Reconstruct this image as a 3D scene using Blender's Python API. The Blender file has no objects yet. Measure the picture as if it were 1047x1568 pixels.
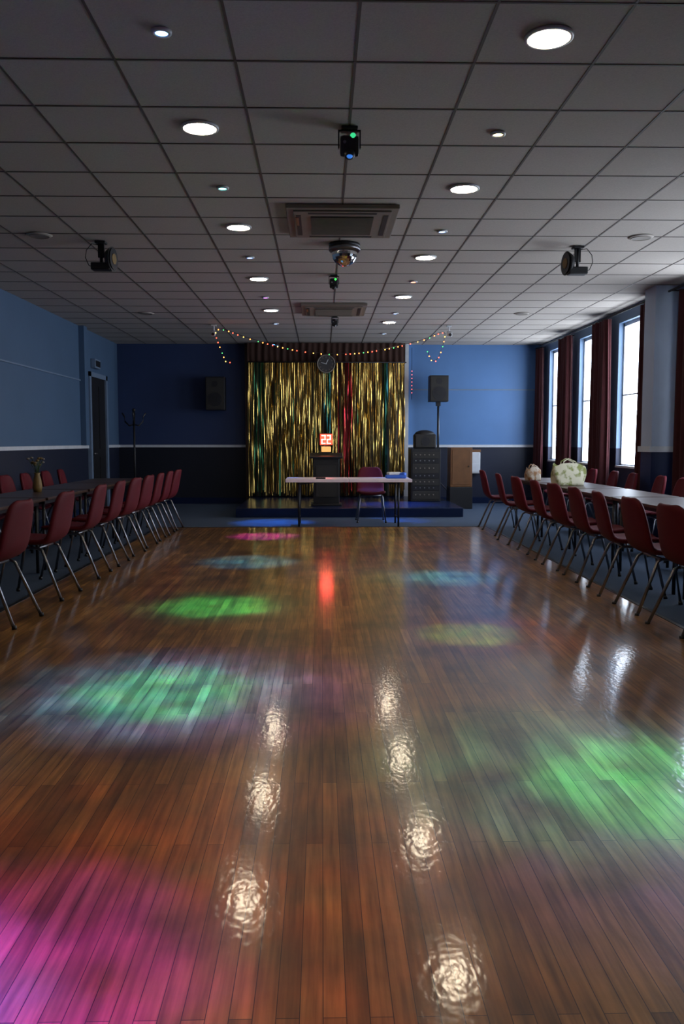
import bpy, bmesh, math, random
from mathutils import Vector, Matrix
random.seed(7)
S = bpy.context.scene
S.view_settings.view_transform = 'Standard'
COL = S.collection
H = 3.13          # ceiling height
XL, XR = -4.0, 4.35
YB, YF = 16.95, -2.6

# ------------------------------------------------------------------ materials
def nodes(name):
    m = bpy.data.materials.new(name); m.use_nodes = True
    nt = m.node_tree
    b = nt.nodes['Principled BSDF']
    return m, nt, b
def N(nt, t, **kw):
    n = nt.nodes.new(t)
    for k, v in kw.items(): setattr(n, k, v)
    return n
def mat(name, col, rough=0.5, metal=0.0, emit=None, es=0.0, var=0.15, scale=12, bump=0.0, bscale=200, spec=0.5, sheen=0):
    m, nt, b = nodes(name)
    tc = N(nt, 'ShaderNodeTexCoord')
    nz = N(nt, 'ShaderNodeTexNoise'); nz.inputs['Scale'].default_value = scale
    nz.inputs['Detail'].default_value = 4
    nt.links.new(tc.outputs['Object'], nz.inputs['Vector'])
    mx = N(nt, 'ShaderNodeMix', data_type='RGBA')
    mx.inputs[6].default_value = (*[c*(1-var) for c in col], 1)
    mx.inputs[7].default_value = (*[min(1, c*(1+var)) for c in col], 1)
    nt.links.new(nz.outputs['Fac'], mx.inputs[0])
    nt.links.new(mx.outputs[2], b.inputs['Base Color'])
    b.inputs['Roughness'].default_value = rough
    b.inputs['Metallic'].default_value = metal
    b.inputs['Specular IOR Level'].default_value = spec
    if sheen: b.inputs['Sheen Weight'].default_value = sheen
    if emit:
        b.inputs['Emission Color'].default_value = (*emit, 1)
        b.inputs['Emission Strength'].default_value = es
    if bump:
        n2 = N(nt, 'ShaderNodeTexNoise'); n2.inputs['Scale'].default_value = bscale
        nt.links.new(tc.outputs['Object'], n2.inputs['Vector'])
        bp = N(nt, 'ShaderNodeBump'); bp.inputs['Strength'].default_value = bump
        bp.inputs['Distance'].default_value = 0.002
        nt.links.new(n2.outputs['Fac'], bp.inputs['Height'])
        nt.links.new(bp.outputs['Normal'], b.inputs['Normal'])
    return m
def emis(name, col, s): return mat(name, col, 0.4, emit=col, es=s, var=0.02)

def wall_mat(name, up, low, zs=1.13):
    m, nt, b = nodes(name)
    g = N(nt, 'ShaderNodeNewGeometry'); sp = N(nt, 'ShaderNodeSeparateXYZ')
    nt.links.new(g.outputs['Position'], sp.inputs[0])
    gt = N(nt, 'ShaderNodeMath', operation='GREATER_THAN'); gt.inputs[1].default_value = zs
    nt.links.new(sp.outputs['Z'], gt.inputs[0])
    nz = N(nt, 'ShaderNodeTexNoise'); nz.inputs['Scale'].default_value = 1.7; nz.inputs['Detail'].default_value = 6
    nt.links.new(g.outputs['Position'], nz.inputs['Vector'])
    cr = N(nt, 'ShaderNodeMapRange'); cr.inputs[3].default_value = 0.85; cr.inputs[4].default_value = 1.12
    nt.links.new(nz.outputs['Fac'], cr.inputs[0])
    mx = N(nt, 'ShaderNodeMix', data_type='RGBA')
    mx.inputs[6].default_value = (*low, 1); mx.inputs[7].default_value = (*up, 1)
    nt.links.new(gt.outputs[0], mx.inputs[0])
    ml = N(nt, 'ShaderNodeVectorMath', operation='SCALE')
    nt.links.new(mx.outputs[2], ml.inputs[0]); nt.links.new(cr.outputs[0], ml.inputs['Scale'])
    nt.links.new(ml.outputs[0], b.inputs['Base Color'])
    b.inputs['Roughness'].default_value = 0.55
    n2 = N(nt, 'ShaderNodeTexNoise'); n2.inputs['Scale'].default_value = 60
    nt.links.new(g.outputs['Position'], n2.inputs['Vector'])
    bp = N(nt, 'ShaderNodeBump'); bp.inputs['Strength'].default_value = 0.15; bp.inputs['Distance'].default_value = 0.003
    nt.links.new(n2.outputs['Fac'], bp.inputs['Height']); nt.links.new(bp.outputs['Normal'], b.inputs['Normal'])
    return m

def floor_mat():
    m, nt, b = nodes('varnished_boards')
    tc = N(nt, 'ShaderNodeTexCoord')
    mp = N(nt, 'ShaderNodeMapping'); mp.inputs['Rotation'].default_value = (0, 0, math.radians(90))
    nt.links.new(tc.outputs['Object'], mp.inputs['Vector'])
    br = N(nt, 'ShaderNodeTexBrick'); br.offset = 0.37
    br.inputs['Scale'].default_value = 1.0
    br.inputs['Brick Width'].default_value = 1.25
    br.inputs['Row Height'].default_value = 0.050
    br.inputs['Mortar Size'].default_value = 0.0012
    br.inputs['Mortar Smooth'].default_value = 0.3
    br.inputs['Color1'].default_value = (0.40, 0.195, 0.050, 1)
    br.inputs['Color2'].default_value = (0.19, 0.084, 0.022, 1)
    br.inputs['Mortar'].default_value = (0.04, 0.018, 0.006, 1)
    nt.links.new(mp.outputs[0], br.inputs['Vector'])
    # grain stretched along the boards
    mg = N(nt, 'ShaderNodeMapping'); mg.inputs['Scale'].default_value = (50, 2.6, 1)
    nt.links.new(tc.outputs['Object'], mg.inputs['Vector'])
    ng = N(nt, 'ShaderNodeTexNoise'); ng.inputs['Scale'].default_value = 1.0; ng.inputs['Detail'].default_value = 5
    nt.links.new(mg.outputs[0], ng.inputs['Vector'])
    rg = N(nt, 'ShaderNodeMapRange'); rg.inputs[1].default_value = 0.3; rg.inputs[2].default_value = 0.7
    rg.inputs[3].default_value = 0.5; rg.inputs[4].default_value = 1.3
    nt.links.new(ng.outputs['Fac'], rg.inputs[0])
    # soft wear
    nb = N(nt, 'ShaderNodeTexNoise'); nb.inputs['Scale'].default_value = 2.2; nb.inputs['Detail'].default_value = 6
    nt.links.new(tc.outputs['Object'], nb.inputs['Vector'])
    rb = N(nt, 'ShaderNodeMapRange'); rb.inputs[1].default_value = 0.3; rb.inputs[2].default_value = 0.7
    rb.inputs[3].default_value = 0.45; rb.inputs[4].default_value = 1.35
    nt.links.new(nb.outputs['Fac'], rb.inputs[0])
    mm = N(nt, 'ShaderNodeMath', operation='MULTIPLY')
    nt.links.new(rg.outputs[0], mm.inputs[0]); nt.links.new(rb.outputs[0], mm.inputs[1])
    sc = N(nt, 'ShaderNodeVectorMath', operation='SCALE')
    nt.links.new(br.outputs['Color'], sc.inputs[0]); nt.links.new(mm.outputs[0], sc.inputs['Scale'])
    nt.links.new(sc.outputs[0], b.inputs['Base Color'])
    b.inputs['Roughness'].default_value = 0.36
    # undulating varnish
    mu = N(nt, 'ShaderNodeMapping'); mu.inputs['Scale'].default_value = (46, 26, 1)
    nt.links.new(tc.outputs['Object'], mu.inputs['Vector'])
    nu = N(nt, 'ShaderNodeTexNoise'); nu.inputs['Scale'].default_value = 1.0; nu.inputs['Detail'].default_value = 1.5
    nt.links.new(mu.outputs[0], nu.inputs['Vector'])
    bp = N(nt, 'ShaderNodeBump'); bp.inputs['Strength'].default_value = 0.17; bp.inputs['Distance'].default_value = 0.0035
    nt.links.new(nu.outputs['Fac'], bp.inputs['Height'])
    nt.links.new(bp.outputs['Normal'], b.inputs['Normal'])
    b.inputs['Specular IOR Level'].default_value = 0.4
    b.inputs['Coat Weight'].default_value = 0.85
    b.inputs['Coat Roughness'].default_value = 0.115
    nt.links.new(bp.outputs['Normal'], b.inputs['Coat Normal'])
    return m

M = {}
M['floor'] = floor_mat()
M['carpet'] = mat('blue_carpet', (0.028, 0.05, 0.09), 0.95, var=0.4, scale=90, bump=0.6, bscale=300)
M['tile'] = mat('ceiling_tile', (0.43, 0.39, 0.355), 0.9, var=0.18, scale=90, bump=0.35, bscale=150, spec=0.2)
M['groove_shade'] = mat('ceiling_groove_shade', (0.09, 0.075, 0.065), 0.6)  # dark tone paints the shadow of the recessed grid
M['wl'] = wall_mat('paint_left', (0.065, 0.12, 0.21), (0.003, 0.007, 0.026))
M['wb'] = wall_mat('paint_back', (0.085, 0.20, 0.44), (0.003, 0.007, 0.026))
M['wb_shade'] = wall_mat('paint_back_shaded', (0.022, 0.042, 0.12), (0.002, 0.004, 0.014))  # back wall blue with the shade on its left part painted in
M['wr'] = wall_mat('paint_right', (0.15, 0.24, 0.38), (0.006, 0.012, 0.04))
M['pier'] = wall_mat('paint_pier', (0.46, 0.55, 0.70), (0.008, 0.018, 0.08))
M['white'] = mat('white_gloss', (0.62, 0.64, 0.68), 0.35)
M['paleblue'] = mat('pale_blue_gloss', (0.16, 0.22, 0.32), 0.4)
M['black'] = mat('black_plastic', (0.007, 0.007, 0.009), 0.5)
M['dark'] = mat('dark_metal', (0.03, 0.03, 0.035), 0.45, 0.6)
M['chrome'] = mat('chrome', (0.28, 0.28, 0.30), 0.35, 1.0)
M['mirror'] = mat('mirror_facets', (0.8, 0.8, 0.82), 0.08, 1.0)
M['red'] = mat('red_vinyl', (0.10, 0.004, 0.010), 0.65, var=0.25, scale=6, bump=0.2, spec=0.22)
M['drape'] = mat('crimson_velvet', (0.05, 0.003, 0.005), 0.85, var=0.3, sheen=0.05)
M['valance'] = mat('valance_cloth', (0.04, 0.013, 0.007), 0.85, var=0.3)
M['backing'] = mat('backdrop_cloth', (0.02, 0.013, 0.009), 0.8, var=0.3)
M['wood'] = mat('brown_wood', (0.17, 0.072, 0.024), 0.45, var=0.35, scale=9)
M['dwood'] = mat('dark_wood', (0.05, 0.023, 0.013), 0.4, var=0.3, scale=8)
M['twhite'] = mat('table_laminate', (0.88, 0.76, 0.82), 0.3)
M['grey'] = mat('ac_plastic', (0.20, 0.17, 0.14), 0.5)
M['slot'] = mat('vent_dark', (0.02, 0.018, 0.016), 0.6)
M['gold'] = mat('gold_foil', (0.62, 0.42, 0.12), 0.27, 1.0, var=0.25, scale=5)
M['green'] = mat('green_foil', (0.05, 0.17, 0.08), 0.3, 1.0, var=0.3)
M['rfoil'] = mat('red_foil', (0.45, 0.03, 0.04), 0.3, 1.0, var=0.3)
M['teal'] = mat('teal_foil', (0.03, 0.18, 0.20), 0.3, 1.0, var=0.3)
M['lamp'] = emis('lamp_diffuser', (1.0, 0.83, 0.60), 70)
M['navy'] = mat('navy_vinyl', (0.005, 0.012, 0.045), 0.25, bump=0.1)
M['blue'] = mat('blue_cloth', (0.03, 0.12, 0.55), 0.7)
M['yellow'] = mat('yellow', (0.20, 0.12, 0.03), 0.6)
M['leaf'] = mat('leaf', (0.03, 0.06, 0.02), 0.6)
M['ered'] = emis('led_red', (1.0, 0.012, 0.006), 16)
M['ewhite'] = emis('led_white', (1.0, 0.75, 0.65), 2.2)
M['ewarm'] = emis('glow_amber', (1.0, 0.5, 0.15), 0.8)
M['clockface'] = mat('clock_face', (0.05, 0.05, 0.055), 0.3)
def eb(n, c, s): M[n] = emis(n, c, s)
eb('f_red', (1, .06, .03), 12); eb('f_yel', (1, .6, .08), 8); eb('f_grn', (.1, .9, .2), 3); eb('f_ora', (1, .25, .04), 12)
eb('f_pink', (1, .12, .12), 4)

# glass: thin pane
def glass():
    m = bpy.data.materials.new('window_glass'); m.use_nodes = True; nt = m.node_tree
    nt.nodes.clear()
    o = N(nt, 'ShaderNodeOutputMaterial'); mx = N(nt, 'ShaderNodeMixShader'); mx.inputs[0].default_value = 0.06
    t = N(nt, 'ShaderNodeBsdfTransparent'); g = N(nt, 'ShaderNodeBsdfGlossy'); g.inputs['Roughness'].default_value = 0.05
    nt.links.new(t.outputs[0], mx.inputs[1]); nt.links.new(g.outputs[0], mx.inputs[2]); nt.links.new(mx.outputs[0], o.inputs[0])
    return m
M['glass'] = glass()
# patterned bag
def bagmat(name, base, c2):
    m, nt, b = nodes(name)
    tc = N(nt, 'ShaderNodeTexCoord'); v = N(nt, 'ShaderNodeTexNoise'); v.inputs['Scale'].default_value = 13; v.inputs['Detail'].default_value = 4
    nt.links.new(tc.outputs['Object'], v.inputs['Vector'])
    cr = N(nt, 'ShaderNodeValToRGB'); e = cr.color_ramp.elements
    e[0].position = 0.40; e[0].color = (*c2, 1); e[1].position = 0.52; e[1].color = (*base, 1)
    nt.links.new(v.outputs['Fac'], cr.inputs[0]); nt.links.new(cr.outputs[0], b.inputs['Base Color'])
    b.inputs['Roughness'].default_value = 0.8
    return m
M['bag1'] = bagmat('bag_print', (0.62, 0.58, 0.42), (0.22, 0.24, 0.06))
M['bag2'] = bagmat('bag_print_warm', (0.50, 0.42, 0.33), (0.30, 0.14, 0.05))

# ------------------------------------------------------------------ mesh builder
class B:
    def __init__(s): s.bm = bmesh.new(); s.mats = []
    def mi(s, k):
        if k not in s.mats: s.mats.append(k)
        return s.mats.index(k)
    def _fin(s, verts, k, smooth=False):
        i = s.mi(k); fs = set()
        for v in verts:
            for f in v.link_faces: fs.add(f)
        for f in fs: f.material_index = i; f.smooth = smooth
    def box(s, c, d, k, rot=None, bevel=0.0):
        mt = Matrix.Translation(Vector(c))
        if rot is not None: mt = mt @ rot
        mt = mt @ Matrix.Diagonal((d[0], d[1], d[2], 1))
        r = bmesh.ops.create_cube(s.bm, size=1, matrix=mt)
        vs = r['verts']
        s._fin(vs, k)
        if bevel:
            es = list({e for v in vs for e in v.link_edges})
            rb = bmesh.ops.bevel(s.bm, geom=es, offset=bevel, segments=2, affect='EDGES', profile=0.6)
            for f in rb['faces']: f.material_index = s.mi(k)
        return s
    def bb(s, x0, x1, y0, y1, z0, z1, k, bevel=0.0):
        return s.box(((x0+x1)/2, (y0+y1)/2, (z0+z1)/2), (x1-x0, y1-y0, z1-z0), k, bevel=bevel)
    def cyl(s, p, q, r, k, seg=12, r2=None):
        p = Vector(p); q = Vector(q); d = q-p
        mt = Matrix.Translation((p+q)/2) @ d.to_track_quat('Z', 'Y').to_matrix().to_4x4()
        rr = bmesh.ops.create_cone(s.bm, cap_ends=True, segments=seg, radius1=r, radius2=r if r2 is None else r2, depth=d.length, matrix=mt)
        s._fin(rr['verts'], k, True)
        for v in rr['verts']:
            for f in v.link_faces:
                if len(f.verts) > 4: f.smooth = False
        return s
    def tube(s, pts, r, k, seg=8):
        pts = [Vector(p) for p in pts]
        rings = []
        for i, p in enumerate(pts):
            t = (pts[min(i+1, len(pts)-1)] - pts[max(i-1, 0)]).normalized()
            q = t.to_track_quat('Z', 'Y')
            rings.append([s.bm.verts.new(p + q @ Vector((r*math.cos(a*2*math.pi/seg), r*math.sin(a*2*math.pi/seg), 0))) for a in range(seg)])
        i = s.mi(k)
        for a, b in zip(rings, rings[1:]):
            off = min(range(seg), key=lambda o: (a[0].co-b[o].co).length)
            for j in range(seg):
                f = s.bm.faces.new((a[j], a[(j+1) % seg], b[(j+1+off) % seg], b[(j+off) % seg])); f.material_index = i; f.smooth = True
            b[:] = b[off:]+b[:off]
        for rg in (rings[0], rings[-1]):
            f = s.bm.faces.new(rg); f.material_index = i
        return s
    def sph(s, c, r, k, sc=(1, 1, 1), u=16, v=10, smooth=True):
        mt = Matrix.Translation(Vector(c)) @ Matrix.Diagonal((sc[0], sc[1], sc[2], 1))
        rr = bmesh.ops.create_uvsphere(s.bm, u_segments=u, v_segments=v, radius=r, matrix=mt)
        s._fin(rr['verts'], k, smooth); return s
    def ico(s, c, r, k):
        rr = bmesh.ops.create_icosphere(s.bm, subdivisions=1, radius=r, matrix=Matrix.Translation(Vector(c)))
        s._fin(rr['verts'], k, True); return s
    def lathe(s, prof, k, c=(0, 0, 0), seg=24, smooth=True):
        i = s.mi(k); rings = []
        for r, z in prof:
            rings.append([s.bm.verts.new((c[0]+r*math.cos(a*2*math.pi/seg), c[1]+r*math.sin(a*2*math.pi/seg), c[2]+z)) for a in range(seg)])
        for a, b in zip(rings, rings[1:]):
            for j in range(seg):
                f = s.bm.faces.new((a[j], a[(j+1) % seg], b[(j+1) % seg], b[j])); f.material_index = i; f.smooth = smooth
        for rg in (rings[0], rings[-1]):
            try:
                f = s.bm.faces.new(rg); f.material_index = i
            except Exception: pass
        return s
    def grid(s, P, k, smooth=True, closed=False):
        i = s.mi(k)
        V = [[s.bm.verts.new(p) for p in row] for row in P]
        for a, b in zip(V, V[1:]):
            n = len(a)
            for j in range(n if closed else n-1):
                f = s.bm.faces.new((a[j], a[(j+1) % n], b[(j+1) % n], b[j])); f.material_index = i; f.smooth = smooth
        return V
    def mesh(s, name, recalc=True):
        if recalc: bmesh.ops.recalc_face_normals(s.bm, faces=s.bm.faces)
        me = bpy.data.meshes.new(name); s.bm.to_mesh(me); s.bm.free()
        for k in s.mats: me.materials.append(M[k])
        return me
    def obj(s, name, loc=(0, 0, 0), rz=0, recalc=True):
        return place(s.mesh(name, recalc), name, loc, rz)
def place(me, name, loc=(0, 0, 0), rz=0):
    o = bpy.data.objects.new(name, me); COL.objects.link(o)
    o.location = loc; o.rotation_euler = (0, 0, rz); return o

# ------------------------------------------------------------------ room shell
DX0, DX1, DY1 = -2.3, 2.35, 12.1
B().bb(XL-.15, XR+.2, YF-.15, YB+.15, -0.12, 0.0, 'carpet').obj('floor')
B().bb(DX0, DX1, YF, DY1, 0.0, 0.012, 'floor').obj('dance_floor')
t = B(); t.bb(DX0-.03, DX0, YF, DY1+.03, 0, .015, 'dark'); t.bb(DX1, DX1+.03, YF, DY1+.03, 0, .015, 'dark'); t.bb(DX0, DX1, DY1, DY1+.03, 0, .015, 'dark')
t.obj('trim_floor_edge')
B().bb(XL-.15, XR+.2, YF-.15, YB+.15, H, H+.1, 'tile').obj('ceiling')
g = B()  # thin dark strips stand for the shaded grooves between tiles
x = .17-.6*7
while x < XR:
    if x > XL: g.bb(x-.007, x+.007, YF, YB, H-.003, H+.001, 'groove_shade')
    x += .6
y = 4.45-.6*11
while y < YB:
    g.bb(XL, XR, y-.007, y+.007, H-.0035, H+.001, 'groove_shade'); y += .6
g.obj('trim_ceiling_grid')
B().bb(XL-.15, XL, YF-.15, YB+.15, 0, H, 'wl').obj('wall_left')
w = B(); w.bb(XL, -1.42, YB, YB+.15, 0, H, 'wb_shade'); w.bb(-1.42, XR, YB, YB+.15, 0, H, 'wb'); w.obj('wall_back')  # left section carries its shade in the wall colour
B().bb(XL, XR, YF-.15, YF, 0, H, 'wl').obj('wall_front')
WIN = [(15.15, 16.35), (13.25, 14.45), (11.35, 12.55), (8.85, 10.05), (6.6, 7.8)]
Z0, Z1 = .85, 2.95
w = B(); T = .14
w.bb(XR, XR+T, YF-.15, YB+.15, 0, Z0, 'wr'); w.bb(XR, XR+T, YF-.15, YB+.15, Z1, H, 'wr')
ed = [YF-.15]
for a, b in sorted(WIN): ed += [a, b]
ed.append(YB+.15)
for i in range(0, len(ed), 2): w.bb(XR, XR+T, ed[i], ed[i+1], Z0, Z1, 'wr')
w.obj('wall_right')
for n, (a, b) in enumerate(sorted(WIN)):
    f = B(); xx = XR+.07
    f.bb(xx, xx+.05, a, a+.04, Z0, Z1, 'white'); f.bb(xx, xx+.05, b-.04, b, Z0, Z1, 'white')
    f.bb(xx, xx+.05, a, b, Z0, Z0+.05, 'white'); f.bb(xx, xx+.05, a, b, Z1-.05, Z1, 'white')
    f.bb(xx, xx+.05, a, b, 1.895, 1.915, 'white')
    f.bb(XR-.01, XR+.07, a, b, Z0, Z0+.03, 'white', )
    f.bb(xx+.022, xx+.026, a+.04, b-.04, Z0+.05, Z1-.05, 'glass')
    f.obj('window_%d' % (n+1))
# pier
p = B(); p.bb(4.08, XR, 10.50, 10.85, 0, H, 'pier'); p.obj('wall_right_pier')
# dado rails + skirting
def rail(nm, x0, x1, y0, y1):
    r = B(); r.bb(x0, x1, y0, y1, 1.115, 1.15, 'white'); r.bb(x0, x1, y0, y1, 1.15, 1.165, 'white'); r.obj(nm)
rail('trim_1', XL, XL+.03, YF, 14.68); rail('trim_2', XL, XL+.03, 15.92, YB)
rail('trim_3', XL+.03, -1.5, YB-.03, YB); rail('trim_4', 1.7, XR, YB-.03, YB)
t = B(); t.bb(4.05, 4.08, 10.47, 10.88, 1.10, 1.17, 'white'); t.bb(4.05, XR, 10.47, 10.5, 1.10, 1.17, 'white'); t.obj('trim_5')
B().bb(XL, XL+.02, YF, 14.68, 0, .12, 'navy').obj('baseboard_left')
B().bb(XL+.02, XR, YB-.02, YB, 0, .12, 'navy').obj('baseboard_back')
B().bb(XR-.02, XR, YF, 10.5, 0, .12, 'navy').obj('baseboard_right')
t = B(); t.bb(1.75, XR, YB-.012, YB, 2.24, 2.26, 'paleblue'); t.obj('trim_6')
t = B(); t.bb(XL, XL+.02, YF, 14.3, 2.23, 2.25, 'paleblue'); t.obj('trim_7')
t = B(); t.bb(XL, XL+.09, 14.3, 14.5, 1.165, H, 'wl'); t.obj('trim_8')
t = B(); t.bb(1.62, 1.70, YB-.12, YB, .0, H, 'white'); t.obj('trim_9')
t = B(); t.bb(-1.50, -1.42, YB-.12, YB, .0, H, 'dwood'); t.obj('trim_10')

# door on left wall
XD = XL+.004
d = B()
d.bb(XD, XD+.06, 14.70, 14.80, 0.002, 2.42, 'paleblue'); d.bb(XD, XD+.06, 15.80, 15.90, 0.002, 2.42, 'paleblue'); d.bb(XD, XD+.06, 14.70, 15.90, 2.34, 2.42, 'paleblue')
d.bb(XD, XD+.03, 14.80, 15.80, .01, 2.34, 'black')
for a, b in ((.15, .95), (1.1, 2.2)):
    for c, e in ((14.9, 15.25), (15.35, 15.7)): d.bb(XD+.03, XD+.04, c, e, a, b, 'black')
d.cyl((XD+.03, 14.88, 1.02), (XD+.09, 14.88, 1.02), .015, 'chrome'); d.bb(XD+.075, XD+.09, 14.87, 15.0, 1.01, 1.03, 'chrome')
d.obj('door_1')
e = B(); e.bb(XD, XD+.08, 15.0, 15.35, 2.5, 2.66, 'paleblue', .01); e.bb(XD+.08, XD+.085, 15.03, 15.32, 2.53, 2.63, 'dark'); e.obj('alarm_box')

# ------------------------------------------------------------------ stage
B().bb(-1.4, 2.3, 13.8, 16.80, 0, .15, 'navy', .01).obj('stage_platform')
# foil fringe curtain
fr = B()
def kcol(x):
    px = x/16.4*1305+493
    if px < 386: return 'gold'
    if 390 < px < 408: return 'green' if random.random() < .6 else 'gold'
    if 494 < px < 506: return random.choice(['teal', 'green', 'green', 'gold'])
    if 514 < px < 540: return 'rfoil' if random.random() < .6 else 'gold'
    if 585 < px < 594: return random.choice(['teal', 'green', 'gold'])
    return 'gold' if random.random() < .96 else 'green'
for layer in range(2):
    x = -1.40
    while x < 1.60:
        wd = random.uniform(.007, .018); k = kcol(x); ph = random.uniform(0, 6.28); tw = random.uniform(-1.1, 1.1)
        sway = random.uniform(-.02, .02); zb = random.uniform(.17, .30); yb = 16.45+layer*.06
        rows = []
        nseg = 16; w2 = random.uniform(4, 14)
        for j in range(nseg+1):
            f = j/nseg; z = 2.73+(zb-2.73)*f
            a = tw+math.sin(ph+f*w2)*.8
            cx = x+sway*f+.005*math.sin(ph*2+f*7); cy = yb+.015*math.sin(ph+f*7)
            rows.append([(cx-wd/2*math.cos(a), cy-wd/2*math.sin(a), z), (cx+wd/2*math.cos(a), cy+wd/2*math.sin(a), z)])
        fr.grid(rows, k, smooth=True)
        x += wd*random.uniform(1.0, 2.6)
fr.cyl((-1.42, 16.48, 2.74), (1.62, 16.48, 2.74), .012, 'dark')
fr.obj('foil_fringe_curtain', recalc=False)
# backing cloth + valance (pleated)
def pleats(b, x0, x1, y, z0, z1, k, amp, wl, axis='x', n=None, flare=0):
    n = n or int((x1-x0)/wl*8); P = []
    for j in range(9):
        f = j/8; z = z1+(z0-z1)*f; row = []
        for i in range(n+1):
            u = x0+(x1-x0)*i/n
            mid = (x0+x1)/2
            uu = mid+(u-mid)*(1+flare*(f-.5))
            off = amp*math.sin((u-x0)/wl*2*math.pi+.4*math.sin(f*3))*(.6+.4*f)+amp*.4*math.sin(u*37+f)
            row.append((uu, y+off, z) if axis == 'x' else (y+off, uu, z))
        P.append(row)
    b.grid(P, k)
v = B(); pleats(v, -1.41, 1.61, 16.75, .16, 3.1, 'backing', .02, .16); v.obj('stage_backdrop_curtain', recalc=False)
v = B(); pleats(v, -1.43, 1.61, 16.6, 2.73, 3.12, 'valance', .015, .12); v.obj('stage_valance', recalc=False)
# clock
c = B()
c.cyl((0, 0, 0), (0, .05, 0), .175, 'dark', 40); c.cyl((0, -.004, 0), (0, 0, 0), .15, 'clockface', 40)
for i in range(12):
    a = i*math.pi/6; c.box((.125*math.sin(a), -.006, .125*math.cos(a)), (.012, .004, .028), 'grey', Matrix.Rotation(a, 4, 'Y'))
c.box((.02, -.008, .04), (.012, .003, .09), 'white', Matrix.Rotation(.45, 4, 'Y')); c.box((-.04, -.008, .01), (.010, .003, .11), 'white', Matrix.Rotation(-1.3, 4, 'Y'))
c.tube([(.165*math.cos(a*math.pi/12), -.005, .165*math.sin(a*math.pi/12)) for a in range(25)], .012, 'grey')
c.obj('wall_clock', (.08, 16.36, 2.70))

# ------------------------------------------------------------------ chairs
def chair_mesh(name, k='red', frame='chrome'):
    prof = [(.235, .425), (.22, .45), (.10, .445), (-.06, .43), (-.15, .44), (-.205, .50), (-.225, .58), (-.245, .68), (-.265, .77), (-.275, .815), (-.278, .83)]
    hw = [.19, .215, .225, .22, .215, .215, .215, .205, .185, .15, .10]
    bm = bmesh.new(); V = []
    for (py, pz), h in zip(prof, hw):
        row = []
        for i in range(9):
            u = -1+i/4
            lift = .02*u*u
            row.append(bm.verts.new((u*h, py+(lift*1.6 if pz > .48 else 0), pz+(lift if pz < .48 else 0))))
        V.append(row)
    for a, b in zip(V, V[1:]):
        for j in range(8): bm.faces.new((a[j], b[j], b[j+1], a[j+1]))
    me = bpy.data.meshes.new('tmp'); bm.to_mesh(me); bm.free()
    o = bpy.data.objects.new('tmp', me); COL.objects.link(o)
    s = o.modifiers.new('s', 'SOLIDIFY'); s.thickness = .04; s.offset = 0
    q = o.modifiers.new('q', 'SUBSURF'); q.levels = 1
    dg = bpy.context.evaluated_depsgraph_get(); ev = o.evaluated_get(dg)
    m2 = bpy.data.meshes.new_from_object(ev)
    b = B(); b.bm.from_mesh(m2); b.mi(k)
    for f in b.bm.faces: f.material_index = 0; f.smooth = True
    bpy.data.objects.remove(o)
    for sx in (-1, 1):
        b.tube([(sx*.215, .245, .0), (sx*.17, .16, .385), (sx*.165, .13, .405), (sx*.165, -.08, .40), (sx*.17, -.11, .385), (sx*.215, -.27, .0)], .0115, frame)
        b.cyl((sx*.215, .245, 0), (sx*.213, .241, .025), .016, 'black'); b.cyl((sx*.215, -.27, 0), (sx*.213, -.267, .025), .016, 'black')
    b.cyl((-.165, .12, .405), (.165, .12, .405), .010, frame); b.cyl((-.165, -.07, .40), (.165, -.07, .40), .010, frame)
    return b.mesh(name)
CH = chair_mesh('stacking_chair')
def chair(x, y, rz): return place(CH, 'stacking_chair', (x, y, .0125 if (DX0 < x < DX1 and y < DY1) else 0.001), rz)
LY = [5.74, 6.72, 7.75, 8.5, 9.25, 9.95, 10.6, 11.25, 11.9]
for i, y in enumerate(LY): chair(-2.25, y, math.radians(90+random.uniform(-7, 7)))
RY = [5.4, 6.08, 6.78, 7.45, 8.15, 8.85, 9.75, 10.65, 11.9]
for i, y in enumerate(RY): chair(2.47 if i < 8 else 2.5, y, math.radians(-90+random.uniform(-7, 7)))
for y in (5.6, 6.3, 7.1, 7.8, 8.7, 9.4, 10.2, 10.9, 11.7, 12.4): chair(-3.52, y, math.radians(-90+random.uniform(-6, 6)))
for y in (6.0, 6.7, 7.6, 8.3, 9.2, 9.9, 10.8, 11.5, 12.4, 13.1): chair(3.72, y, math.radians(90+random.uniform(-6, 6)))
# tables
def tab_mesh(name, lx, ly, h, k, leg):
    b = B(); b.bb(-lx/2, lx/2, -ly/2, ly/2, h-.028, h, k, .006)
    b.bb(-lx/2+.05, lx/2-.05, -ly/2+.05, ly/2-.05, h-.065, h-.028, leg)
    for sx in (-1, 1):
        for sy in (-1, 1): b.cyl((sx*(lx/2-.07), sy*(ly/2-.07), 0), (sx*(lx/2-.07), sy*(ly/2-.07), h-.05), .015, leg)
    return b.mesh(name)
TM = tab_mesh('long_table', .68, 1.38, .70, 'dwood', 'dark')
for y in (5.9, 7.35, 8.8, 10.25, 11.7): place(TM, 'long_table', (-2.93, y, .001))
for y in (5.9, 7.35, 8.8, 10.25, 11.7): place(TM, 'long_table', (3.10, y, .001))
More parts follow.
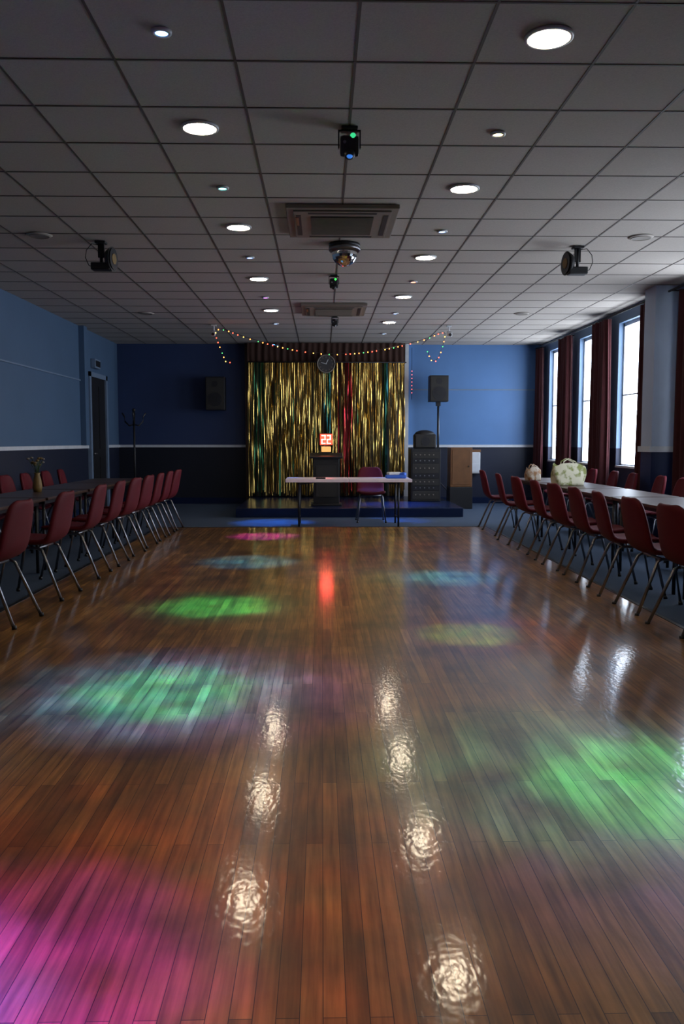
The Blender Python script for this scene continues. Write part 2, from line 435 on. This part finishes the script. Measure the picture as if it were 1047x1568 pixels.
# trestle table at front
b = B()
for x0, x1 in ((-.91, -.003), (.003, .91)): b.bb(x0, x1, -.34, .34, .645, .69, 'twhite', .006)
for sx in (-1, 1):
    for sy in (-1, 1): b.cyl((sx*.72, sy*.26, 0), (sx*.72, sy*.26, .645), .014, 'dark')
    b.cyl((sx*.72, -.26, .12), (sx*.72, .26, .12), .010, 'dark'); b.cyl((sx*.72, -.26, .62), (sx*.72, .26, .62), .010, 'dark')
    b.cyl((sx*.72, 0, .60), (sx*.30, 0, .65), .008, 'dark')
b.obj('trestle_table', (.385, 12.55, .001))
chair(.75, 13.08, math.pi)
c = B(); c.bb(-.15, .15, -.1, .1, 0, .05, 'blue', .02); c.box((-.02, 0, .07), (.2, .15, .04), 'white', Matrix.Rotation(.2, 4, 'Z'), .015); c.box((.09, .0, .06), (.12, .14, .05), 'blue', Matrix.Rotation(-.3, 4, 'Z'), .015)
c.obj('folded_cloths', (1.08, 12.5, .691))
c = B(); c.bb(-.07, .07, -.025, .025, 0, .022, 'black', .006); 
for i in range(4): c.cyl((-.05+i*.03, 0, .022), (-.05+i*.03, 0, .026), .006, 'grey')
c.obj('remote_control', (-.02, 12.30, .691))

# lectern with illuminated sign
l = B(); l.bb(-.26, .26, -.2, .2, 0, .04, 'black', .01); l.bb(-.22, .22, -.16, .16, .04, .80, 'black', .01)
l.box((0, 0, .84), (.56, .42, .035), 'black', Matrix.Rotation(math.radians(8), 4, 'X'), .008)
l.bb(-.17, .17, -.172, -.16, .15, .68, 'slot')
l.obj('lectern', (.07, 14.45, .151))
s = B(); s.bb(-.05, .05, -.03, .03, 0, .02, 'black'); s.bb(-.08, .08, -.03, .03, .02, .11, 'ewarm', .01)
s.bb(-.11, .11, -.03, .03, .13, .33, 'black', .008); s.cyl((0, 0, .1), (0, 0, .14), .015, 'black')
s.bb(-.1, .1, -.034, -.03, .14, .32, 'ered')
for (x0, z0) in ((-.08, .155), (.01, .155)):
    s.bb(x0, x0+.07, -.038, -.034, z0, z0+.018, 'ewhite'); s.bb(x0, x0+.07, -.038, -.034, z0+.065, z0+.083, 'ewhite'); s.bb(x0, x0+.07, -.038, -.034, z0+.13, z0+.148, 'ewhite')
    s.bb(x0, x0+.018, -.038, -.034, z0, z0+.075, 'ewhite'); s.bb(x0+.052, x0+.07, -.038, -.034, z0+.07, z0+.148, 'ewhite')
s.obj('illuminated_number_sign', (.07, 14.45, 1.035))

# PA speakers
def speaker(b, w_, h_, d_):
    b.bb(-w_/2, w_/2, 0, d_, 0, h_, 'black', .012)
    b.bb(-w_/2+.02, w_/2-.02, -.006, 0, .03, h_-.03, 'slot')
    b.cyl((0, -.012, h_*.32), (0, -.004, h_*.32), w_*.36, 'dark', 28); b.cyl((0, -.016, h_*.32), (0, -.01, h_*.32), w_*.14, 'black', 20)
    b.cyl((0, -.012, h_*.78), (0, -.004, h_*.78), w_*.16, 'dark', 20)
s = B(); speaker(s, .36, .50, .30)
s.bb(-.04, .04, .1, .2, -.08, 0, 'dark'); s.cyl((0, .15, -1.83), (0, .15, -.02), .018, 'dark')
for a in range(3):
    an = a*2.094+.5; s.cyl((0, .15, -1.5), (.36*math.cos(an), .15+.36*math.sin(an), -1.83), .011, 'dark')
s.cyl((0.015, .15, -.05), (.02, .13, -1.0), .006, 'chrome')
s.obj('speaker_on_stand', (2.24, 16.35, 1.99-.001))
s = B(); speaker(s, .37, .64, .28); s.bb(-.05, .05, .28, .42, .25, .4, 'dark')
s.obj('wall_speaker', (-2.05, 16.53, 1.83))
r = B(); r.bb(-.27, .27, 0, .5, 0, .95, 'black', .01)
zz = .04
for i, hh in enumerate((.16, .09, .13, .09, .18, .09, .12)):
    r.bb(-.24, .24, -.012, 0, zz, zz+hh-.01, 'dark' if i % 2 else 'slot')
    for j in range(5): r.cyl((-.18+j*.08, -.024, zz+hh/2), (-.18+j*.08, -.012, zz+hh/2), .012, 'chrome' if i % 2 else 'grey', 10)
    zz += hh
r.obj('audio_equipment_rack', (1.87, 15.35, .151))
m = B(); m.bb(-.2, .2, 0, .26, 0, .26, 'black', .03); m.sph((0, .13, .25), .19, 'black', (1, .65, .45)); m.bb(-.17, .17, -.006, 0, .03, .23, 'slot')
m.cyl((0, -.012, .13), (0, -.006, .13), .08, 'dark', 24)
m.obj('monitor_speaker', (1.87, 15.42, 1.102))
c = B(); c.bb(-.2, .2, 0, .4, .40, 1.12, 'wood', .01); c.bb(-.17, .17, -.008, 0, .44, 1.08, 'wood', .006); c.cyl((.13, -.03, .78), (.13, -.008, .78), .012, 'dark')
c.bb(-.21, .21, 0, .4, 0, .40, 'black', .01)
c.obj('wooden_cabinet', (2.54, 15.5, .001))
c = B(); c.bb(-.11, .11, 0, .13, 0, .42, 'white', .02); c.bb(-.08, .08, -.006, 0, .03, .2, 'white', .004); c.bb(-.07, .07, -.004, .04, -.01, .0, 'slot')
c.bb(-.05, .12, .02, .12, .42, .47, 'wood', .005)
c.obj('paper_towel_dispenser', (3.02, 16.80, .60))
c = B(); c.cyl((0, 0, .1), (0, 0, 1.75), .018, 'black'); c.sph((0, 0, 1.77), .03, 'black')
for a in range(4):
    an = a*math.pi/2+.15; C, Sn = math.cos(an), math.sin(an)
    c.tube([(0, 0, 1.52), (.08*C, .08*Sn, 1.50), (.15*C, .15*Sn, 1.57), (.16*C, .16*Sn, 1.66), (.20*C, .20*Sn, 1.72)], .013, 'black')
    c.tube([(0, 0, .30), (.12*C, .12*Sn, .2), (.24*C, .24*Sn, .06), (.28*C, .28*Sn, .012)], .013, 'black')
c.obj('coat_stand', (-3.25, 14.9, .002))

# ------------------------------------------------------------------ drapes on window wall
def drape(y0, y1, x, z0, z1):
    b = B(); pleats(b, y0, y1, x-.01, z0, z1, 'drape', .045, .13, axis='y', flare=.06)
    pleats(b, y0+.01, y1-.01, x+.02, z0, z1, 'drape', .04, .13, axis='y', flare=.06)
    b.obj('window_drape', recalc=False)
drape(16.38, 16.85, 4.22, .5, 3.02)
drape(14.48, 15.15, 4.20, .5, 3.02)
drape(12.57, 13.23, 4.20, .5, 3.02)
drape(10.95, 11.33, 4.24, .5, 3.02)
drape(9.80, 10.15, 4.27, .5, 3.02)
drape(8.1, 8.8, 4.22, .5, 3.02)
for n, (ya, yb_) in enumerate(((10.9, 16.9), (6.2, 10.45))):
    r = B(); r.cyl((4.22, ya, 3.05), (4.22, yb_, 3.05), .014, 'dark')
    for y in (6.3, 8.4, 10.4, 11.2, 12.9, 14.8, 16.7):
        if ya < y < yb_: r.cyl((4.22, y, 3.05), (XR, y, 3.05), .009, 'dark')
    r.obj('curtain_rail')

# ------------------------------------------------------------------ ceiling fixtures
dl = B(); dl.lathe([(.098, 0), (.115, 0), (.113, -.012), (.099, -.014), (.098, 0)], 'white', seg=36)
dl.cyl((0, 0, -.009), (0, 0, -.003), .098, 'lamp', 36)
DL = dl.mesh('recessed_downlight')
for y in (1.75, 4.15, 6.55, 8.95, 11.35, 13.75): place(DL, 'recessed_downlight', (1.07, y, H-.0036))
for y in (.55, 2.95, 5.35, 7.75, 10.15, 12.55): place(DL, 'recessed_downlight', (-.735, y, H-.0036))

def disco(x, y, lens, beams):
    nm = 'lens_%d' % int(abs(x*100)+y*100); eb(nm, lens, 8)
    b = B(); b.lathe([(.03, 0), (.048, 0), (.046, -.012), (.031, -.014), (.03, 0)], 'white', seg=24); b.cyl((0, 0, -.009), (0, 0, -.003), .03, nm, 24)
    o = b.obj('coloured_disco_spotlight', (x, y, H-.0036))
    for i, (colr, ang, pw, dx, dy) in enumerate(beams):
        L = bpy.data.lights.new('beam', 'SPOT'); L.color = colr; L.energy = pw; L.spot_size = math.radians(ang); L.spot_blend = 1.0; L.shadow_soft_size = .03
        # mottled disco lens: the beam intensity varies with direction
        L.use_nodes = True; nt = L.node_tree; em = nt.nodes.get('Emission')
        tc = N(nt, 'ShaderNodeTexCoord'); nz = N(nt, 'ShaderNodeTexNoise'); nz.inputs['Scale'].default_value = 15+3*i; nz.inputs['Detail'].default_value = 2
        va = N(nt, 'ShaderNodeVectorMath', operation='ADD'); va.inputs[1].default_value = (x*3+i, y*1.7, i*2.0)
        mr = N(nt, 'ShaderNodeMapRange'); mr.inputs[1].default_value = .34; mr.inputs[2].default_value = .66; mr.inputs[3].default_value = .5; mr.inputs[4].default_value = 1.4
        nt.links.new(tc.outputs['Normal'], va.inputs[0]); nt.links.new(va.outputs[0], nz.inputs['Vector'])
        nt.links.new(nz.outputs['Fac'], mr.inputs[0]); nt.links.new(mr.outputs[0], em.inputs['Strength'])
        lo = bpy.data.objects.new('beam_%d' % (i+1), L); COL.objects.link(lo); lo.parent = o; lo.location = (0, 0, -.04)
        lo.rotation_euler = Vector((-dx, -dy, H)).to_track_quat('Z', 'Y').to_euler()
GR = (.02, 1, .42); BL = (.01, .22, 1)
disco(-.74, 4.14, (.25, .5, 1), [(GR, 20, 1150, -.03, -.05), (BL, 33, 2200, -.05, 0), ((.12, .03, 1), 38, 800, .15, 0)])
disco(-.74, 6.58, (.2, .9, .8), [(GR, 19, 1150, -.05, -.3), ((.01, .6, .8), 28, 400, -.05, -.3)])
disco(-.74, 9.0, (.2, .35, 1), [(BL, 22, 2300, .0, -.4), ((.02, .6, .8), 18, 200, .1, -.4)])
disco(-.74, 11.45, (.7, .15, 1), [((.35, .01, 1), 20, 2400, 0, -.5)])
disco(-.74, 13.95, (.3, .5, 1), [((.03, .25, 1), 26, 1300, 0, -1.0)])
disco(-.74, 1.70, (.9, .2, 1), [((.22, .01, 1), 27, 1700, -.08, .08), ((.02, .05, 1), 26, 4200, -.42, -.08), ((1, .06, .04), 46, 120, .2, .35)])
disco(1.09, 2.95, (.2, 1, .4), [(GR, 21, 1050, .10, 0), ((.01, .5, .9), 34, 600, -.15, .1), ((.08, .05, 1), 40, 500, .1, -.25)])
disco(1.09, 5.41, (1, .8, .35), [((.15, .9, .15), 15, 650, -.15, -.1), ((1, .15, .12), 26, 110, .05, -.1)])
disco(1.09, 7.86, (.3, .5, 1), [(BL, 20, 2800, 0.05, -.3), ((.02, .7, .6), 22, 260, -.25, -.3)])
disco(1.09, 10.30, (1, .3, .12), [((1, .04, .10), 22, 110, 0, -.4)])
disco(1.09, 12.80, (.3, .5, 1), [(BL, 26, 700, 0, .4)])
disco(1.09, 15.2, (.3, .5, 1), [(BL, 34, 1300, .2, -.6)])

def cassette(y):
    b = B(); b.bb(-.46, .46, -.5, .5, -.035, 0, 'grey', .008)
    b.bb(-.40, .40, -.44, .44, -.048, -.035, 'grey', .005)
    b.bb(-.26, .26, -.30, .30, -.050, -.047, 'slot')
    for i in range(18): b.box((0, -.28+i*.033, -.055), (.52, .014, .008), 'grey', Matrix.Rotation(.5, 4, 'X'))
    for sx in (-1, 1): b.bb(sx*.36-.02, sx*.36+.02, -.34, .34, -.051, -.047, 'slot')
    for sy in (-1, 1): b.bb(-.28, .28, sy*.39-.02, sy*.39+.02, -.051, -.047, 'slot')
    b.bb(-.385, -.36, -.28, -.02, -.055, -.049, 'wood')
    b.obj('air_conditioning_cassette', (.17, y, H-.004))
cassette(7.5); cassette(12.4)
m = B(); m.cyl((0, 0, -.03), (0, 0, 0), .15, 'dark', 32); m.lathe([(.15, -.03), (.155, -.05), (.145, -.07), (.14, -.03)], 'chrome', seg=32)
m.sph((0, 0, -.085), .125, 'mirror', u=28, v=16, smooth=False)
m.obj('mirror_ball_light', (.22, 8.4, H-.004))
def fx(x, y, sc, lens):
    b = B(); b.bb(-.05, .05, -.05, .05, -.015, 0, 'dark', .004)
    for sx in (-1, 1): b.bb(sx*.065-.004, sx*.065+.004, -.012, .012, -.12, -.015, 'dark')
    b.bb(-.069, .069, -.012, .012, -.02, -.012, 'dark')
    b.box((0, 0, -.105), (.115, .12, .12), 'dark', Matrix.Rotation(.35, 4, 'X'), .02)
    b.sph((.02, -.066, -.065), .017, lens[0], (1, .6, 1)); b.sph((0.0, -.035, -.165), .035, 'dark', (1, 1, .9)); b.sph((0.0, -.052, -.178), .02, lens[1], (1, .8, .8)); b.sph((-.03, -.062, -.10), .010, 'chrome')
    o = b.obj('party_effect_light', (x, y, H-.004)); o.scale = (sc,)*3
eb('fx_g', (.05, .8, .3), .9); eb('fx_b', (.05, .25, .9), .7); eb('fx_g2', (.08, .9, .15), .9)
fx(.17, 5.35, 1.0, ('fx_g', 'fx_b')); fx(.14, 9.95, .85, ('fx_g2', 'slot')); fx(.20, 13.2, .8, ('chrome', 'chrome'))
# par cans
def par(x, y, s):
    b = B(); b.bb(-.05, .05, -.05, .05, -.02, 0, 'black', .004); b.cyl((0, 0, -.02), (0, 0, -.22), .015, 'black')
    b.bb(-.03, .03, -.01, .02, -.15, -.02, 'black', .004)
    b.bb(-.09, .09, -.06, .06, -.27, -.20, 'black', .012)
    b.cyl((s*.06, .015, -.16), (s*.11, .006, -.16), .085, 'black', 28, .115)
    b.cyl((s*.11, .006, -.16), (s*.118, .005, -.16), .10, 'dark', 28)
    b.cyl((s*.118, .005, -.16), (s*.124, .004, -.16), .05, 'yellow', 16)
    b.tube([(-s*.03, 0, -.03), (-s*.09, .0, -.02), (-s*.14, 0, -.08), (-s*.15, 0, -.15), (-s*.12, 0, -.22), (-s*.08, 0, -.24)], .004, 'black')
    b.obj('ceiling_spotlight', (x, y, H-.004))
par(-2.10, 8.35, 1); par(2.50, 8.45, -1)
cs = B(); cs.lathe([(.0001, -.012), (.08, -.012), (.10, -.010), (.118, 0)], 'tile', seg=32); cs.lathe([(.085, -.0125), (.088, -.016), (.092, -.0125)], 'grey', seg=32)
CS = cs.mesh('ceiling_speaker')
for x, y in ((2.97, 8.05), (2.97, 12.8), (-2.6, 8.1), (-2.6, 12.9)): place(CS, 'ceiling_speaker', (x, y, H-.004))

def hook(x, y):
    b = B(); b.bb(-.04, .04, -.04, .04, -.02, 0, 'white', .004); b.cyl((0, 0, -.02), (0.0, 0, -.12), .012, 'white'); b.box((0, -.04, -.14), (.07, .16, .07), 'white', Matrix.Rotation(.3, 4, 'X'), .01); b.cyl((0, -.13, -.165), (0, -.115, -.16), .025, 'black')
    b.obj('security_camera', (x, y, H-.004))
hook(-1.76, 14.15); hook(2.09, 14.15)
def catm(P, n):
    out = []
    for i in range(len(P)-1):
        p0, p1, p2, p3 = (Vector(P[max(i-1, 0)]), Vector(P[i]), Vector(P[i+1]), Vector(P[min(i+2, len(P)-1)]))
        for j in range(n):
            t_ = j/n
            out.append(.5*((2*p1)+(p2-p0)*t_+(2*p0-5*p1+4*p2-p3)*t_*t_+(3*p1-p0-3*p2+p3)*t_**3))
    out.append(Vector(P[-1])); return out
Y0 = 13.9
path = [(-1.42, Y0, 2.56), (-1.52, Y0, 2.50), (-1.60, Y0, 2.66), (-1.70, Y0, 2.98), (-1.55, Y0, 3.02), (-1.15, Y0, 2.88), (-.4, Y0, 2.70), (.25, Y0, 2.64), (.95, Y0, 2.71), (1.6, Y0, 2.86), (1.95, Y0, 2.99),
        (1.97, Y0, 2.85), (1.88, Y0, 2.58), (1.78, Y0, 2.54), (1.70, Y0, 2.70)]
pts = catm(path, 10)
f = B(); f.tube(pts, .004, 'black', 5)
acc = 0; ks = ['f_red', 'f_yel', 'f_ora', 'f_grn', 'f_ora', 'f_red']; n = 0
for a, b2 in zip(pts, pts[1:]):
    acc += (b2-a).length
    if acc > .07:
        acc = 0; f.ico(b2+Vector((0, -.005, -.015)), .009, ks[n % 6]); n += 1
f.obj('fairy_lights')
f = B()
for q in range(7): f.ico((1.76, 16.8, 2.60-q*.07), .009, 'f_pink')
f.tube([(1.76, 16.82, 3.05), (1.76, 16.82, 2.05)], .004, 'black', 5)
f.obj('fairy_lights')

# ------------------------------------------------------------------ bags, vase
def bag(name, k, w_, d_, h_, loc, rz):
    b = B(); P = []
    for j in range(9):
        f_ = j/8; row = []
        ws = w_/2*(.9+.15*math.sin(f_*2.6)); ds = d_/2*(1-.55*f_*f_)
        for i in range(28):
            a = i*2*math.pi/28; ca, sa = math.cos(a), math.sin(a)
            sx = math.copysign(abs(ca)**.5, ca); sy = math.copysign(abs(sa)**.6, sa)
            wob = 1+.05*math.sin(a*5+f_*4)
            row.append((sx*ws*wob, sy*ds*wob, h_*f_+(.02*math.sin(a*3) if j == 8 else 0)))
        P.append(row)
    V = b.grid(P, k, closed=True); fc = b.bm.faces.new(V[0]); fc.material_index = 0
    P2 = [[(x*.96, y*.9, z-.005) for x, y, z in P[8]], [(x*.9, y*.7, z-h_*.35) for x, y, z in P[8]]]
    b.grid(P2, k, closed=True)
    for sy in (-1, 1):
        b.tube([(-w_*.22, sy*d_*.2, h_*.9), (-w_*.2, sy*d_*.18, h_*1.15), (-.02, sy*d_*.15, h_*1.28), (w_*.18, sy*d_*.18, h_*1.12), (w_*.22, sy*d_*.2, h_*.9)], .008, k)
    b.obj(name, loc, rz)
bag('tote_bag', 'bag1', .40, .22, .25, (2.98, 10.25, .703), .15)
bag('tote_bag', 'bag2', .22, .15, .17, (2.86, 11.5, .703), .5)
v = B(); v.lathe([(.001, 0), (.04, 0), (.05, .05), (.04, .13), (.025, .18), (.035, .2)], 'yellow', seg=20)
for i in range(14):
    a = i*2.4; r_ = .03+.06*random.random(); z = .28+.08*random.random()
    v.tube([(0, 0, .15), (r_*.4*math.cos(a), r_*.4*math.sin(a), .25), (r_*math.cos(a), r_*math.sin(a), z)], .003, 'leaf', 5)
    v.sph((r_*math.cos(a), r_*math.sin(a), z), .02, 'yellow' if i % 3 else 'grey', (1, 1, .6), 8, 6)
v.obj('vase_of_flowers', (-3.0, 9.05, .702))

# ------------------------------------------------------------------ world + camera
W = bpy.data.worlds.new('overcast_sky'); S.world = W; W.use_nodes = True
bg = W.node_tree.nodes['Background']
tc = W.node_tree.nodes.new('ShaderNodeTexCoord'); sp = W.node_tree.nodes.new('ShaderNodeSeparateXYZ'); cr = W.node_tree.nodes.new('ShaderNodeValToRGB')
W.node_tree.links.new(tc.outputs['Generated'], sp.inputs[0]); W.node_tree.links.new(sp.outputs['Z'], cr.inputs[0])
cr.color_ramp.elements[0].color = (.74, .83, .95, 1); cr.color_ramp.elements[1].color = (.62, .76, 1, 1)
W.node_tree.links.new(cr.outputs[0], bg.inputs[0]); bg.inputs[1].default_value = 11.0
for n, (a, b) in enumerate(WIN):
    L = bpy.data.lights.new('window_portal', 'AREA'); L.shape = 'RECTANGLE'; L.size = b-a; L.size_y = Z1-Z0
    L.cycles.is_portal = True
    o = bpy.data.objects.new('window_light_portal', L); COL.objects.link(o); o.location = (XR+.135, (a+b)/2, (Z0+Z1)/2)
    o.rotation_euler = (math.radians(90), 0, math.radians(90))   # faces -X
cam = bpy.data.cameras.new('camera'); co = bpy.data.objects.new('camera', cam); COL.objects.link(co)
cam.sensor_fit = 'VERTICAL'; cam.sensor_height = 36; cam.lens = 29.96; cam.clip_end = 100
co.location = (0, 0, 1.23); co.rotation_euler = (math.radians(90-4.73), 0, math.radians(-1.34))
S.camera = co
